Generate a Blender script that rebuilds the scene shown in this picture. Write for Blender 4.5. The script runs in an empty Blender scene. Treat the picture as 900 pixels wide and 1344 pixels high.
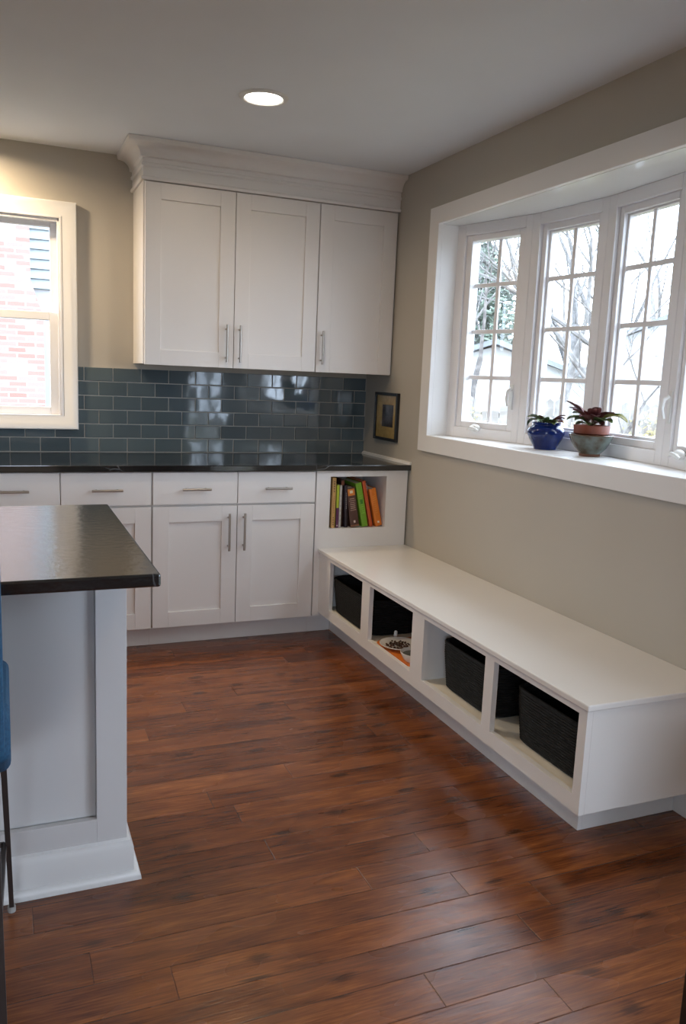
import bpy, bmesh, math, random
from mathutils import Vector, Matrix
random.seed(7)
C = bpy.context.scene.collection
R = math.radians
PI = math.pi

# ------------------------------------------------------------------ materials
def nodes(name):
    m = bpy.data.materials.new(name); m.use_nodes = True
    nt = m.node_tree
    return m, nt, nt.nodes['Principled BSDF']

def N(nt, typ, **kw):
    n = nt.nodes.new(typ)
    for k, v in kw.items(): setattr(n, k, v)
    return n

def setin(n, **kw):
    for k, v in kw.items():
        n.inputs[k.replace('_', ' ')].default_value = v

def paint(name, col, rough=.45, bump=.02, scale=220, coat=0.0, var=.02):
    m, nt, b = nodes(name)
    tc = N(nt, 'ShaderNodeTexCoord')
    nz = N(nt, 'ShaderNodeTexNoise'); setin(nz, Scale=scale, Detail=3.0)
    nt.links.new(tc.outputs['Object'], nz.inputs['Vector'])
    bp = N(nt, 'ShaderNodeBump'); setin(bp, Strength=bump, Distance=.002)
    nt.links.new(nz.outputs['Fac'], bp.inputs['Height'])
    nt.links.new(bp.outputs['Normal'], b.inputs['Normal'])
    n2 = N(nt, 'ShaderNodeTexNoise'); setin(n2, Scale=2.2, Detail=2.0)
    nt.links.new(tc.outputs['Object'], n2.inputs['Vector'])
    cr = N(nt, 'ShaderNodeValToRGB')
    cr.color_ramp.elements[0].position = .3; cr.color_ramp.elements[1].position = .7
    cr.color_ramp.elements[0].color = (*[c*(1-var) for c in col], 1)
    cr.color_ramp.elements[1].color = (*[min(1, c*(1+var)) for c in col], 1)
    nt.links.new(n2.outputs['Fac'], cr.inputs['Fac'])
    nt.links.new(cr.outputs['Color'], b.inputs['Base Color'])
    setin(b, Roughness=rough); b.inputs['Coat Weight'].default_value = coat
    return m

def metal(name, col, rough=.3):
    m, nt, b = nodes(name)
    tc = N(nt, 'ShaderNodeTexCoord'); nz = N(nt, 'ShaderNodeTexNoise'); setin(nz, Scale=90.0)
    nt.links.new(tc.outputs['Object'], nz.inputs['Vector'])
    mr = N(nt, 'ShaderNodeMapRange'); setin(mr, To_Min=rough*.8, To_Max=rough*1.2)
    nt.links.new(nz.outputs['Fac'], mr.inputs['Value']); nt.links.new(mr.outputs['Result'], b.inputs['Roughness'])
    setin(b, Base_Color=(*col, 1), Metallic=1.0)
    return m

def glass(name, tint=(1, 1, 1), refl=.85, base=.04):
    m, nt, b = nodes(name); nt.nodes.remove(b)
    out = nt.nodes['Material Output']
    tr = N(nt, 'ShaderNodeBsdfTransparent'); setin(tr, Color=(*tint, 1))
    gl = N(nt, 'ShaderNodeBsdfGlossy'); setin(gl, Roughness=.01, Color=(1, 1, 1, 1))
    lw = N(nt, 'ShaderNodeLayerWeight'); lw.inputs['Blend'].default_value = .5
    pw = N(nt, 'ShaderNodeMath', operation='POWER'); nt.links.new(lw.outputs['Facing'], pw.inputs[0]); pw.inputs[1].default_value = 4.0
    fr = N(nt, 'ShaderNodeMath', operation='MULTIPLY_ADD'); nt.links.new(pw.outputs[0], fr.inputs[0]); fr.inputs[1].default_value = refl; fr.inputs[2].default_value = base
    mx = N(nt, 'ShaderNodeMixShader')
    nt.links.new(fr.outputs[0], mx.inputs[0]); nt.links.new(tr.outputs[0], mx.inputs[1]); nt.links.new(gl.outputs[0], mx.inputs[2])
    nt.links.new(mx.outputs[0], out.inputs['Surface'])
    return m

def emit(name, col, s):
    m, nt, b = nodes(name)
    setin(b, Base_Color=(.8, .8, .8, 1)); b.inputs['Emission Color'].default_value = (*col, 1); b.inputs['Emission Strength'].default_value = s
    return m

def mat_floor():
    m, nt, b = nodes('hand scraped acacia planks')
    L = nt.links.new
    tc = N(nt, 'ShaderNodeTexCoord'); sp = N(nt, 'ShaderNodeSeparateXYZ'); L(tc.outputs['Object'], sp.inputs[0])
    def M(op, a, b_=None, c=None):
        n = N(nt, 'ShaderNodeMath', operation=op)
        for i, v in enumerate((a, b_, c)):
            if v is None: continue
            if isinstance(v, (int, float)): n.inputs[i].default_value = v
            else: L(v, n.inputs[i])
        return n.outputs[0]
    W = .1085
    v = M('DIVIDE', M('ADD', sp.outputs[1], 20*W - .0), W)
    row = M('FLOOR', v); fv = M('FRACT', v)
    wn = N(nt, 'ShaderNodeTexWhiteNoise', noise_dimensions='1D'); L(row, wn.inputs['W'])
    ln = M('ADD', .85, M('MULTIPLY', wn.outputs['Value'], .5))
    u = M('DIVIDE', M('ADD', M('ADD', sp.outputs[0], 20.0), M('MULTIPLY', wn.outputs['Value'], 7.31)), ln)
    col = M('FLOOR', u); fu = M('FRACT', u)
    cb = N(nt, 'ShaderNodeCombineXYZ'); L(row, cb.inputs[0]); L(col, cb.inputs[1])
    w2 = N(nt, 'ShaderNodeTexWhiteNoise', noise_dimensions='2D'); L(cb.outputs[0], w2.inputs['Vector'])
    pid = w2.outputs['Value']
    # grain coordinates, shifted plank by plank
    def grain(sx, sy, scale, detail, rough=.6, dist=0.0):
        cc = N(nt, 'ShaderNodeCombineXYZ')
        L(M('ADD', M('MULTIPLY', sp.outputs[0], sx), M('MULTIPLY', pid, 37.0)), cc.inputs[0])
        L(M('ADD', M('MULTIPLY', sp.outputs[1], sy), M('MULTIPLY', pid, 91.0)), cc.inputs[1])
        nz = N(nt, 'ShaderNodeTexNoise'); setin(nz, Scale=scale, Detail=detail, Roughness=rough, Distortion=dist)
        L(cc.outputs[0], nz.inputs['Vector'])
        return nz.outputs['Fac'], cc
    g1, cc1 = grain(1.0, 7.0, 3.0, 5.0, .62, .6)
    g2, _ = grain(1.0, 22.0, 9.0, 3.0, .6, .3)
    g3, _ = grain(1.0, 2.2, 2.2, 2.0)
    # knots
    cc = N(nt, 'ShaderNodeCombineXYZ')
    L(M('ADD', M('MULTIPLY', sp.outputs[0], 3.4), M('MULTIPLY', pid, 5.0)), cc.inputs[0]); L(M('MULTIPLY', sp.outputs[1], 7.5), cc.inputs[1])
    vo = N(nt, 'ShaderNodeTexVoronoi', voronoi_dimensions='2D'); setin(vo, Scale=1.0, Randomness=1.0); L(cc.outputs[0], vo.inputs['Vector'])
    dn = N(nt, 'ShaderNodeMath', operation='ADD'); L(vo.outputs['Distance'], dn.inputs[0]); L(M('MULTIPLY', M('SUBTRACT', g2, .5), .35), dn.inputs[1])
    knot = N(nt, 'ShaderNodeMapRange', interpolation_type='SMOOTHSTEP'); setin(knot, From_Min=.03, From_Max=.17, To_Min=1.0, To_Max=0.0)
    L(dn.outputs[0], knot.inputs['Value'])
    sc = N(nt, 'ShaderNodeSeparateColor'); L(vo.outputs['Color'], sc.inputs[0])
    kn = M('MULTIPLY', knot.outputs['Result'], M('GREATER_THAN', sc.outputs[0], .5))
    t = M('ADD', M('MULTIPLY', g1, .50), M('MULTIPLY', g2, .44))
    t = M('ADD', t, M('MULTIPLY', M('SUBTRACT', pid, .5), .13))
    t = M('ADD', t, M('MULTIPLY', M('SUBTRACT', g3, .5), .22))
    ramp = N(nt, 'ShaderNodeValToRGB'); cr = ramp.color_ramp
    cr.elements[0].position = .24; cr.elements[0].color = (.032, .0085, .004, 1)
    cr.elements[1].position = .72; cr.elements[1].color = (.41, .152, .043, 1)
    for p, c in ((.37, (.092, .0255, .0085, 1)), (.50, (.182, .055, .0160, 1)), (.60, (.268, .088, .025, 1))):
        e = cr.elements.new(p); e.color = c
    L(t, ramp.inputs['Fac'])
    mk = N(nt, 'ShaderNodeMix', data_type='RGBA'); L(M('MULTIPLY', kn, .68), mk.inputs['Factor'])
    L(ramp.outputs['Color'], mk.inputs['A']); mk.inputs['B'].default_value = (.022, .008, .005, 1)
    # seams
    sv = M('MINIMUM', M('MULTIPLY', M('MINIMUM', fv, M('SUBTRACT', 1.0, fv)), W), M('MULTIPLY', M('MINIMUM', fu, M('SUBTRACT', 1.0, fu)), ln))
    seam = N(nt, 'ShaderNodeMapRange', interpolation_type='SMOOTHSTEP'); setin(seam, From_Min=.0003, From_Max=.0020, To_Min=1.0, To_Max=0.0); L(sv, seam.inputs['Value'])
    ms = N(nt, 'ShaderNodeMix', data_type='RGBA'); L(M('MULTIPLY', seam.outputs['Result'], .5), ms.inputs['Factor'])
    L(mk.outputs['Result'], ms.inputs['A']); ms.inputs['B'].default_value = (.02, .006, .004, 1)
    L(ms.outputs['Result'], b.inputs['Base Color'])
    rr = N(nt, 'ShaderNodeMapRange'); setin(rr, From_Min=.3, From_Max=.7, To_Min=.20, To_Max=.32); L(g3, rr.inputs['Value']); L(rr.outputs['Result'], b.inputs['Roughness'])
    h = M('SUBTRACT', M('ADD', M('MULTIPLY', g1, .9), M('MULTIPLY', g2, .25)), M('MULTIPLY', seam.outputs['Result'], 1.2))
    bp = N(nt, 'ShaderNodeBump'); setin(bp, Strength=.5, Distance=.0022); L(h, bp.inputs['Height']); L(bp.outputs['Normal'], b.inputs['Normal'])
    b.inputs['Specular IOR Level'].default_value = .62
    return m

def mat_stone(name, rough, veins=.5, bump=.15, base=(.0045, .005, .006)):
    m, nt, b = nodes(name); L = nt.links.new
    tc = N(nt, 'ShaderNodeTexCoord')
    nz = N(nt, 'ShaderNodeTexNoise'); setin(nz, Scale=14.0, Detail=6.0, Roughness=.65); L(tc.outputs['Object'], nz.inputs['Vector'])
    ramp = N(nt, 'ShaderNodeValToRGB'); e = ramp.color_ramp.elements
    e[0].position = .35; e[0].color = (*base, 1); e[1].position = .75; e[1].color = (*[c*2.4 for c in base], 1)
    L(nz.outputs['Fac'], ramp.inputs['Fac'])
    w = N(nt, 'ShaderNodeTexVoronoi', feature='DISTANCE_TO_EDGE'); setin(w, Scale=1.9)
    n2 = N(nt, 'ShaderNodeTexNoise'); setin(n2, Scale=2.5, Detail=4.0)
    L(tc.outputs['Object'], n2.inputs['Vector'])
    mv = N(nt, 'ShaderNodeMix', data_type='VECTOR'); mv.inputs['Factor'].default_value = .25
    L(tc.outputs['Object'], mv.inputs['A']); L(n2.outputs['Color'], mv.inputs['B']); L(mv.outputs['Result'], w.inputs['Vector'])
    mr = N(nt, 'ShaderNodeMapRange'); setin(mr, From_Min=.0, From_Max=.006, To_Min=veins, To_Max=0.0); L(w.outputs['Distance'], mr.inputs['Value'])
    mk = N(nt, 'ShaderNodeMath', operation='MULTIPLY'); L(mr.outputs['Result'], mk.inputs[0])
    m3 = N(nt, 'ShaderNodeMapRange'); setin(m3, From_Min=.5, From_Max=.62); L(n2.outputs['Fac'], m3.inputs['Value']); L(m3.outputs['Result'], mk.inputs[1])
    mx = N(nt, 'ShaderNodeMix', data_type='RGBA'); L(mk.outputs[0], mx.inputs['Factor']); L(ramp.outputs['Color'], mx.inputs['A']); mx.inputs['B'].default_value = (.25, .26, .27, 1)
    L(mx.outputs['Result'], b.inputs['Base Color'])
    n3 = N(nt, 'ShaderNodeTexNoise'); setin(n3, Scale=38.0, Detail=4.0); L(tc.outputs['Object'], n3.inputs['Vector'])
    bp = N(nt, 'ShaderNodeBump'); setin(bp, Strength=bump, Distance=.003); L(n3.outputs['Fac'], bp.inputs['Height']); L(bp.outputs['Normal'], b.inputs['Normal'])
    setin(b, Roughness=rough); b.inputs['Specular IOR Level'].default_value = 1.0
    return m

def mat_tile():
    m, nt, b = nodes('blue grey glass tile'); L = nt.links.new
    tc = N(nt, 'ShaderNodeTexCoord'); oi = N(nt, 'ShaderNodeNewGeometry')
    ramp = N(nt, 'ShaderNodeValToRGB'); e = ramp.color_ramp.elements
    e[0].color = (.074, .102, .115, 1); e[1].color = (.112, .148, .162, 1)
    L(oi.outputs['Random Per Island'], ramp.inputs['Fac']); L(ramp.outputs['Color'], b.inputs['Base Color'])
    nz = N(nt, 'ShaderNodeTexNoise'); setin(nz, Scale=9.0, Detail=1.0); L(tc.outputs['Object'], nz.inputs['Vector'])
    bp = N(nt, 'ShaderNodeBump'); setin(bp, Strength=.25, Distance=.004); L(nz.outputs['Fac'], bp.inputs['Height']); L(bp.outputs['Normal'], b.inputs['Normal'])
    setin(b, Roughness=.05, IOR=1.55); b.inputs['Specular IOR Level'].default_value = .75
    return m

def mat_weave(name, col):
    m, nt, b = nodes(name); L = nt.links.new
    tc = N(nt, 'ShaderNodeTexCoord')
    nz = N(nt, 'ShaderNodeTexNoise'); setin(nz, Scale=60.0, Detail=4.0)
    mp = N(nt, 'ShaderNodeMapping'); mp.inputs['Scale'].default_value = (.5, .5, 3.0)
    L(tc.outputs['Object'], mp.inputs[0]); L(mp.outputs[0], nz.inputs['Vector'])
    ramp = N(nt, 'ShaderNodeValToRGB'); e = ramp.color_ramp.elements
    e[0].position = .3; e[0].color = (*[c*.5 for c in col], 1); e[1].position = .75; e[1].color = (*[c*2.2 for c in col], 1)
    L(nz.outputs['Fac'], ramp.inputs['Fac']); L(ramp.outputs['Color'], b.inputs['Base Color'])
    bp = N(nt, 'ShaderNodeBump'); setin(bp, Strength=.8, Distance=.003); L(nz.outputs['Fac'], bp.inputs['Height']); L(bp.outputs['Normal'], b.inputs['Normal'])
    setin(b, Roughness=.7); b.inputs['Specular IOR Level'].default_value = .22
    return m

def mat_two(name, c1, c2, scale, rough=.6, p0=.4, p1=.6, bump=.2, detail=4.0):
    m, nt, b = nodes(name); L = nt.links.new
    tc = N(nt, 'ShaderNodeTexCoord'); nz = N(nt, 'ShaderNodeTexNoise'); setin(nz, Scale=scale, Detail=detail); L(tc.outputs['Object'], nz.inputs['Vector'])
    ramp = N(nt, 'ShaderNodeValToRGB'); e = ramp.color_ramp.elements
    e[0].position = p0; e[0].color = (*c1, 1); e[1].position = p1; e[1].color = (*c2, 1)
    L(nz.outputs['Fac'], ramp.inputs['Fac']); L(ramp.outputs['Color'], b.inputs['Base Color'])
    bp = N(nt, 'ShaderNodeBump'); setin(bp, Strength=bump, Distance=.003); L(nz.outputs['Fac'], bp.inputs['Height']); L(bp.outputs['Normal'], b.inputs['Normal'])
    setin(b, Roughness=rough)
    return m

def mat_brick():
    m, nt, b = nodes('red brick'); L = nt.links.new
    tc = N(nt, 'ShaderNodeTexCoord'); sp = N(nt, 'ShaderNodeSeparateXYZ'); L(tc.outputs['Object'], sp.inputs[0])
    cb = N(nt, 'ShaderNodeCombineXYZ')
    ad = N(nt, 'ShaderNodeMath', operation='ADD'); L(sp.outputs[0], ad.inputs[0]); L(sp.outputs[1], ad.inputs[1])
    L(ad.outputs[0], cb.inputs[0]); L(sp.outputs[2], cb.inputs[1])
    br = N(nt, 'ShaderNodeTexBrick'); setin(br, Scale=1.0, Color1=(.235, .130, .108, 1), Color2=(.315, .210, .185, 1), Mortar=(.38, .34, .32, 1), Mortar_Size=.008)
    br.inputs['Brick Width'].default_value = .21; br.inputs['Row Height'].default_value = .0677
    L(cb.outputs[0], br.inputs['Vector']); L(br.outputs['Color'], b.inputs['Base Color']); setin(b, Roughness=.85)
    return m

WALL = paint('greige wall paint', (.47, .435, .375), .6, .06, 260)
CEIL = paint('pale grey ceiling', (.76, .795, .84), .85, .05, 180)
WHITE = paint('white cabinet paint', (.80, .775, .755), .36, .02)
TRIM = paint('white trim paint', (.80, .79, .775), .33, .02)
BENCHW = paint('bench gloss white', (.82, .80, .775), .19, .02)
VINYL = paint('white vinyl', (.80, .79, .80), .38, .01)
SOFFIT = paint('semi gloss white soffit', (.78, .79, .78), .16, .01)
ISL = paint('island pale grey paint', (.55, .535, .53), .42, .02)
FLOOR = mat_floor()
STONE = mat_stone('polished black stone', .10, .7, .03)
STONE_I = mat_stone('leathered black stone', .19, .25, .30)
TILE = mat_tile()
GROUT = paint('grout', (.46, .43, .39), .8)
NICKEL = metal('brushed nickel', (.46, .42, .375), .36)
GLASS = glass('window glass')
PGLASS = glass('low glare picture glass', refl=.12, base=.008)
ISB = paint('island baseboard paint', (.63, .62, .615), .4, .02)
WEAVE = mat_weave('charcoal woven fibre', (.0085, .008, .0078))
BLACKF = paint('black picture frame', (.012, .012, .012), .35)
DARKMET = paint('dark bronze metal', (.030, .022, .020), .4)
BLUEFAB = mat_two('teal blue upholstery', (.006, .045, .105), (.012, .075, .15), 160, .75, .35, .65, .35)
SHADOWLINE = paint('raw cabinet edge', (.10, .09, .08), .8)
PLASTIC = paint('white plastic', (.78, .78, .76), .4)
BLUEGLZ = mat_two('cobalt glaze', (.002, .010, .075), (.005, .024, .16), 7, .08, .3, .7, .02)
TERRA = mat_two('terracotta', (.15, .030, .011), (.20, .044, .018), 20, .55, .3, .7)
BOWLG = mat_two('grey green brown glaze', (.055, .036, .020), (.125, .150, .135), 15, .16, .36, .62, .02)
SOIL = mat_two('potting soil', (.02, .012, .008), (.05, .032, .02), 60, .9)
BARK = mat_two('grey brown bark', (.11, .105, .10), (.19, .18, .175), 9, .9)
BARKD = mat_two('dark bark', (.07, .062, .058), (.15, .135, .125), 9, .9)

# ------------------------------------------------------------------ helpers
def link(o, parent=None):
    C.objects.link(o)
    if parent: o.parent = parent
    return o

def empty(name, loc=(0, 0, 0), label=None, cat=None, group=None, kind=None):
    o = bpy.data.objects.new(name, None); o.empty_display_size = .05; o.location = loc
    link(o); return tag(o, label, cat, group, kind)

def tag(o, label=None, cat=None, group=None, kind=None):
    if label: o['label'] = label
    if cat: o['category'] = cat
    if group: o['group'] = group
    if kind: o['kind'] = kind
    return o

def plabel(o, label): o['label'] = label; return o

class MB:
    """collects shapes given in world coordinates, then becomes ONE mesh object"""
    def __init__(s): s.bm = bmesh.new(); s.mi = 0
    def _mark(s, n0):
        s.bm.faces.ensure_lookup_table()
        for f in s.bm.faces[n0:]: f.material_index = s.mi
    def box(s, x0, x1, y0, y1, z0, z1):
        n0 = len(s.bm.faces)
        v = [s.bm.verts.new((x, y, z)) for x in (x0, x1) for y in (y0, y1) for z in (z0, z1)]
        for f in ((0, 1, 3, 2), (4, 6, 7, 5), (0, 4, 5, 1), (2, 3, 7, 6), (0, 2, 6, 4), (1, 5, 7, 3)):
            s.bm.faces.new([v[i] for i in f])
        s._mark(n0); return s
    def poly(s, pts):
        n0 = len(s.bm.faces); s.bm.faces.new([s.bm.verts.new(p) for p in pts]); s._mark(n0); return s
    def prism(s, pts, h):
        """closed outline (list of 3d points) pushed along vector h"""
        n0 = len(s.bm.faces); h = Vector(h)
        a = [s.bm.verts.new(p) for p in pts]; b = [s.bm.verts.new(Vector(p)+h) for p in pts]
        n = len(a)
        s.bm.faces.new(a); s.bm.faces.new(b[::-1])
        for i in range(n): s.bm.faces.new([a[i], b[i], b[(i+1) % n], a[(i+1) % n]])
        s._mark(n0); return s
    def tube(s, pts, rads, seg=10, cap=True):
        n0 = len(s.bm.faces)
        if isinstance(rads, (int, float)): rads = [rads]*len(pts)
        pts = [Vector(p) for p in pts]; rings = []
        for i, p in enumerate(pts):
            d = (pts[min(i+1, len(pts)-1)]-pts[max(i-1, 0)]).normalized()
            a = d.orthogonal().normalized() if i == 0 else (prev - d*prev.dot(d)).normalized()
            prev = a; b = d.cross(a)
            rings.append([s.bm.verts.new(p+(a*math.cos(t)+b*math.sin(t))*rads[i]) for t in [2*PI*k/seg for k in range(seg)]])
        for i in range(len(rings)-1):
            for k in range(seg):
                s.bm.faces.new([rings[i][k], rings[i][(k+1) % seg], rings[i+1][(k+1) % seg], rings[i+1][k]])
        if cap: s.bm.faces.new(rings[0][::-1]); s.bm.faces.new(rings[-1])
        s._mark(n0); return s
    def lathe(s, c, prof, seg=32, ax='z', sx=1, sy=1, cap=True):
        """profile of (radius, height); ends may have radius 0"""
        n0 = len(s.bm.faces); rings = []
        for r, h in prof:
            if r < 1e-6: rings.append([s.bm.verts.new((c[0], c[1], c[2]+h))])
            else: rings.append([s.bm.verts.new((c[0]+r*sx*math.cos(2*PI*k/seg), c[1]+r*sy*math.sin(2*PI*k/seg), c[2]+h)) for k in range(seg)])
        for a, b in zip(rings, rings[1:]):
            for k in range(seg):
                q = [a[k % len(a)], a[(k+1) % len(a)], b[(k+1) % len(b)], b[k % len(b)]]
                u = []
                for v in q:
                    if v not in u: u.append(v)
                if len(u) > 2: s.bm.faces.new(u)
        s._mark(n0); return s
    def xform(s, mat, n0=0):
        s.bm.verts.ensure_lookup_table()
        for v in s.bm.verts[n0:]: v.co = mat @ v.co
        return s
    def build(s, name, mats, parent=None, bevel=0, smooth=False, seg=2, subsurf=0):
        bmesh.ops.recalc_face_normals(s.bm, faces=s.bm.faces)
        me = bpy.data.meshes.new(name); 
        o = bpy.data.objects.new(name, me); link(o, parent)
        if parent:
            bpy_off = parent_world(parent)
        else:
            # origin at the middle of the base
            xs = [v.co for v in s.bm.verts]
            bpy_off = Vector(((min(v.x for v in xs)+max(v.x for v in xs))/2, (min(v.y for v in xs)+max(v.y for v in xs))/2, min(v.z for v in xs)))
            o.location = bpy_off
        for v in s.bm.verts: v.co -= bpy_off
        s.bm.to_mesh(me); s.bm.free()
        for m in (mats if isinstance(mats, (list, tuple)) else [mats]): me.materials.append(m)
        if smooth:
            me.polygons.foreach_set('use_smooth', [True]*len(me.polygons))
            try: me.set_sharp_from_angle(angle=R(40))
            except Exception: pass
        if bevel:
            b = o.modifiers.new('bevel', 'BEVEL'); b.width = bevel; b.segments = seg; b.limit_method = 'ANGLE'; b.angle_limit = R(40)
            b.harden_normals = False
        if subsurf:
            q = o.modifiers.new('sub', 'SUBSURF'); q.levels = subsurf; q.render_levels = subsurf
        return o

def parent_world(p):
    v = Vector(p.location)
    while p.parent: p = p.parent; v += p.location
    return v

def obox(name, m, parent, *b, bevel=.0015):
    return MB().box(*b).build(name, m, parent, bevel=bevel)

def copy_tree(o, parent=None):
    c = o.copy(); C.objects.link(c); c.parent = parent
    for ch in o.children: copy_tree(ch, c)
    return c

# =================================================================== ROOM
XL, YF, H = -4.7, -7.0, 2.44
def struct(o): o['kind'] = 'structure'; return o

struct(MB().box(XL-.2, .0, YF-.2, .0, -.2, 0).build('floor', FLOOR))
struct(MB().box(XL-.2, .2, YF-.2, .2, H, H+.2).build('ceiling', CEIL))
# back wall with the sink window opening
WX0, WX1, WZ0, WZ1 = -2.62, -1.728, 1.096, 2.108
b = MB(); b.box(XL, WX0, 0, .2, 0, H); b.box(WX1, .2, 0, .2, 0, H); b.box(WX0, WX1, 0, .2, 0, WZ0); b.box(WX0, WX1, 0, .2, WZ1, H)
struct(b.build('wall_back', WALL))
# right wall: bay opening and a glazed patio door nearer the camera
BY0, BY1, BZ0, BZ1 = -.84, -2.66, 1.09, 2.13
DY0, DY1, DZ = -3.55, -5.25, 2.06
T = .09
b = MB()
b.box(0, T, BY0+.03, .0, 0, H); b.box(0, T, DY0, BY1-.03, 0, H); b.box(0, T, YF, DY1, 0, H)
b.box(0, T, BY1-.03, BY0+.03, 0, BZ0-.03); b.box(0, T, BY1-.03, BY0+.03, BZ1+.03, H); b.box(0, T, DY1, DY0, DZ, H)
struct(b.build('wall_right', WALL))
struct(MB().box(XL-.2, XL, YF, 0, 0, H).build('wall_left', WALL))
# wall behind the camera with the opening for the added window
b = MB(); b.box(XL-.2, -4.3, YF-.2, YF, 0, H); b.box(-2.45, .2, YF-.2, YF, 0, H); b.box(-4.3, -2.45, YF-.2, YF, 0, .8); b.box(-4.3, -2.45, YF-.2, YF, 2.1, H)
struct(b.build('wall_front', WALL))

# ---------------------------------------------------------- picture-frame casing (mitred)
def casing_back(x0, x1, z0, z1, w, ysurf, t_out, t_in, name, mat, parent):
    """sloping casing on a wall facing -y; outer rect x0..x1,z0..z1"""
    b = MB(); bm = b.bm
    prof = [(0, 0), (0, t_out*.9), (.004, t_out), (.012, t_out), (w*.5, t_in+.6*(t_out-t_in)*.7), (w-.006, t_in+.002), (w, t_in-.001), (w, 0)]
    rings = []
    for cx, cz, sx, sz in ((x0, z0, 1, 1), (x1, z0, -1, 1), (x1, z1, -1, -1), (x0, z1, 1, -1)):
        rings.append([bm.verts.new((cx+sx*d, ysurf-t, cz+sz*d)) for d, t in prof])
    for i in range(4):
        a, c = rings[i], rings[(i+1) % 4]
        for k in range(len(prof)-1): bm.faces.new([a[k], a[k+1], c[k+1], c[k]])
    return b.build(name, mat, parent, smooth=True)

# ---------------------------------------------------------- window 1 (double hung, over the sink)
w1 = empty('window_1', ((WX0+WX1)/2, 0, WZ0), 'white double-hung window with thick casing in the tiled back wall', kind='structure')
casing_back(-2.69, -1.658, 1.034, 2.175, .068, 0, .038, .012, 'window_casing', TRIM, w1)
b = MB(); e = .012
b.box(WX0, WX0+e, -.012, .2, WZ0, WZ1); b.box(WX1-e, WX1, -.012, .2, WZ0, WZ1); b.box(WX0+e, WX1-e, -.012, .2, WZ1-e, WZ1); b.box(WX0+e, WX1-e, -.012, .2, WZ0, WZ0+e)
b.box(WX1-e-.010, WX1-e, .0, .035, WZ0+e, WZ1-e); b.box(WX0+e, WX0+e+.010, .0, .035, WZ0+e, WZ1-e); b.box(WX0+e, WX1-e, .0, .035, WZ1-e-.016, WZ1-e)
b.build('jamb', VINYL, w1, bevel=.002)
def sash(name, x0, x1, z0, z1, y0, y1, st, bot, top):
    b = MB(); b.box(x0, x0+st, y0, y1, z0, z1); b.box(x1-st, x1, y0, y1, z0, z1); b.box(x0+st, x1-st, y0, y1, z0, z0+bot); b.box(x0+st, x1-st, y0, y1, z1-top, z1)
    s_ = b.build(name, VINYL, w1, bevel=.003)
    obox('pane', GLASS, s_, x0+st, x1-st, (y0+y1)/2-.003, (y0+y1)/2+.003, z0+bot, z1-top, bevel=0)
sash('lower_sash', WX0+e+.005, WX1-e-.005, WZ0+e, 1.634, .036, .072, .046, .040, .042)
sash('upper_sash', WX0+e+.005, WX1-e-.005, 1.595, WZ1-e, .078, .112, .036, .038, .034)

# ---------------------------------------------------------- window 2 (four-light bow window with deep sill)
W_U = .465
ANG = (16, 5, -5, -16)
pts = [(T, BY0)]
for an in ANG: pts.append((pts[-1][0]+W_U*math.sin(R(an)), pts[-1][1]-W_U*math.cos(R(an))))
w2 = empty('window_2', (0, -1.75, BZ0), 'white bow window of four tall lights with grilles and deep sill', kind='structure')
foot = [(0.0, BY0)] + [(x+.07, y) for x, y in pts] + [(0.0, BY1)]
def slab(z0, z1, grow=.0):
    f = [(-.0, BY0)] + [(x+.10, y + (.05 if i == 0 else -.05 if i == 4 else 0)) for i, (x, y) in enumerate(pts)] + [(-.0, BY1)]
    return [(x, y, z0) for x, y in f], z1-z0
p, h = slab(BZ1, BZ1+.03); MB().prism(p, (0, 0, h)).build('soffit', SOFFIT, w2)
p, h = slab(BZ0-.03, BZ0); MB().prism(p, (0, 0, h)).build('sill', TRIM, w2)
b = MB(); p, h = slab(BZ1+.03, BZ1+.20); b.prism(p[1:-1] + [(T+.001, BY1-.05, p[0][2]), (T+.001, BY0+.05, p[0][2])], (0, 0, h)); b.build('bay_roof', TRIM, w2)
b = MB(); p, h = slab(.75, BZ0-.03); b.prism(p[1:-1] + [(T+.001, BY1-.05, p[0][2]), (T+.001, BY0+.05, p[0][2])], (0, 0, h)); b.build('bay_apron', TRIM, w2)
for yy, s_ in ((BY0, 1), (BY1, -1)):
    y0, y1 = sorted((yy, yy+s_*.03)); obox('side_jamb', TRIM, w2, -.001, T+.12, y0, y1, BZ0, BZ1, bevel=.001)
# casing: flat boards on the room face
cw = .085; ct = .024
b = MB()
oy0, oy1, oz0, oz1 = BY0+.092, BY1-.092, 1.006, 2.214
def ring(o0, o1, z0, z1, x): return [(x, o0, z0), (x, o1, z0), (x, o1, z1), (x, o0, z1)]
inn = (BY0, BY1, 1.09, BZ1)
outr = (oy0, oy1, oz0, oz1)
bm = b.bm
def vv(l): return [bm.verts.new(p) for p in l]
o1 = vv(ring(*outr, -ct)); o2 = vv(ring(*outr, 0)); i1 = vv(ring(*inn, -ct)); i2 = vv(ring(*inn, 0))
for k in range(4):
    j = (k+1) % 4
    bm.faces.new([o1[k], o1[j], i1[j], i1[k]]); bm.faces.new([o1[k], o2[k], o2[j], o1[j]]); bm.faces.new([i1[k], i1[j], i2[j], i2[k]]); bm.faces.new([o2[k], i2[k], i2[j], o2[j]])
b.build('window_casing', TRIM, w2, bevel=.003)
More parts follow.
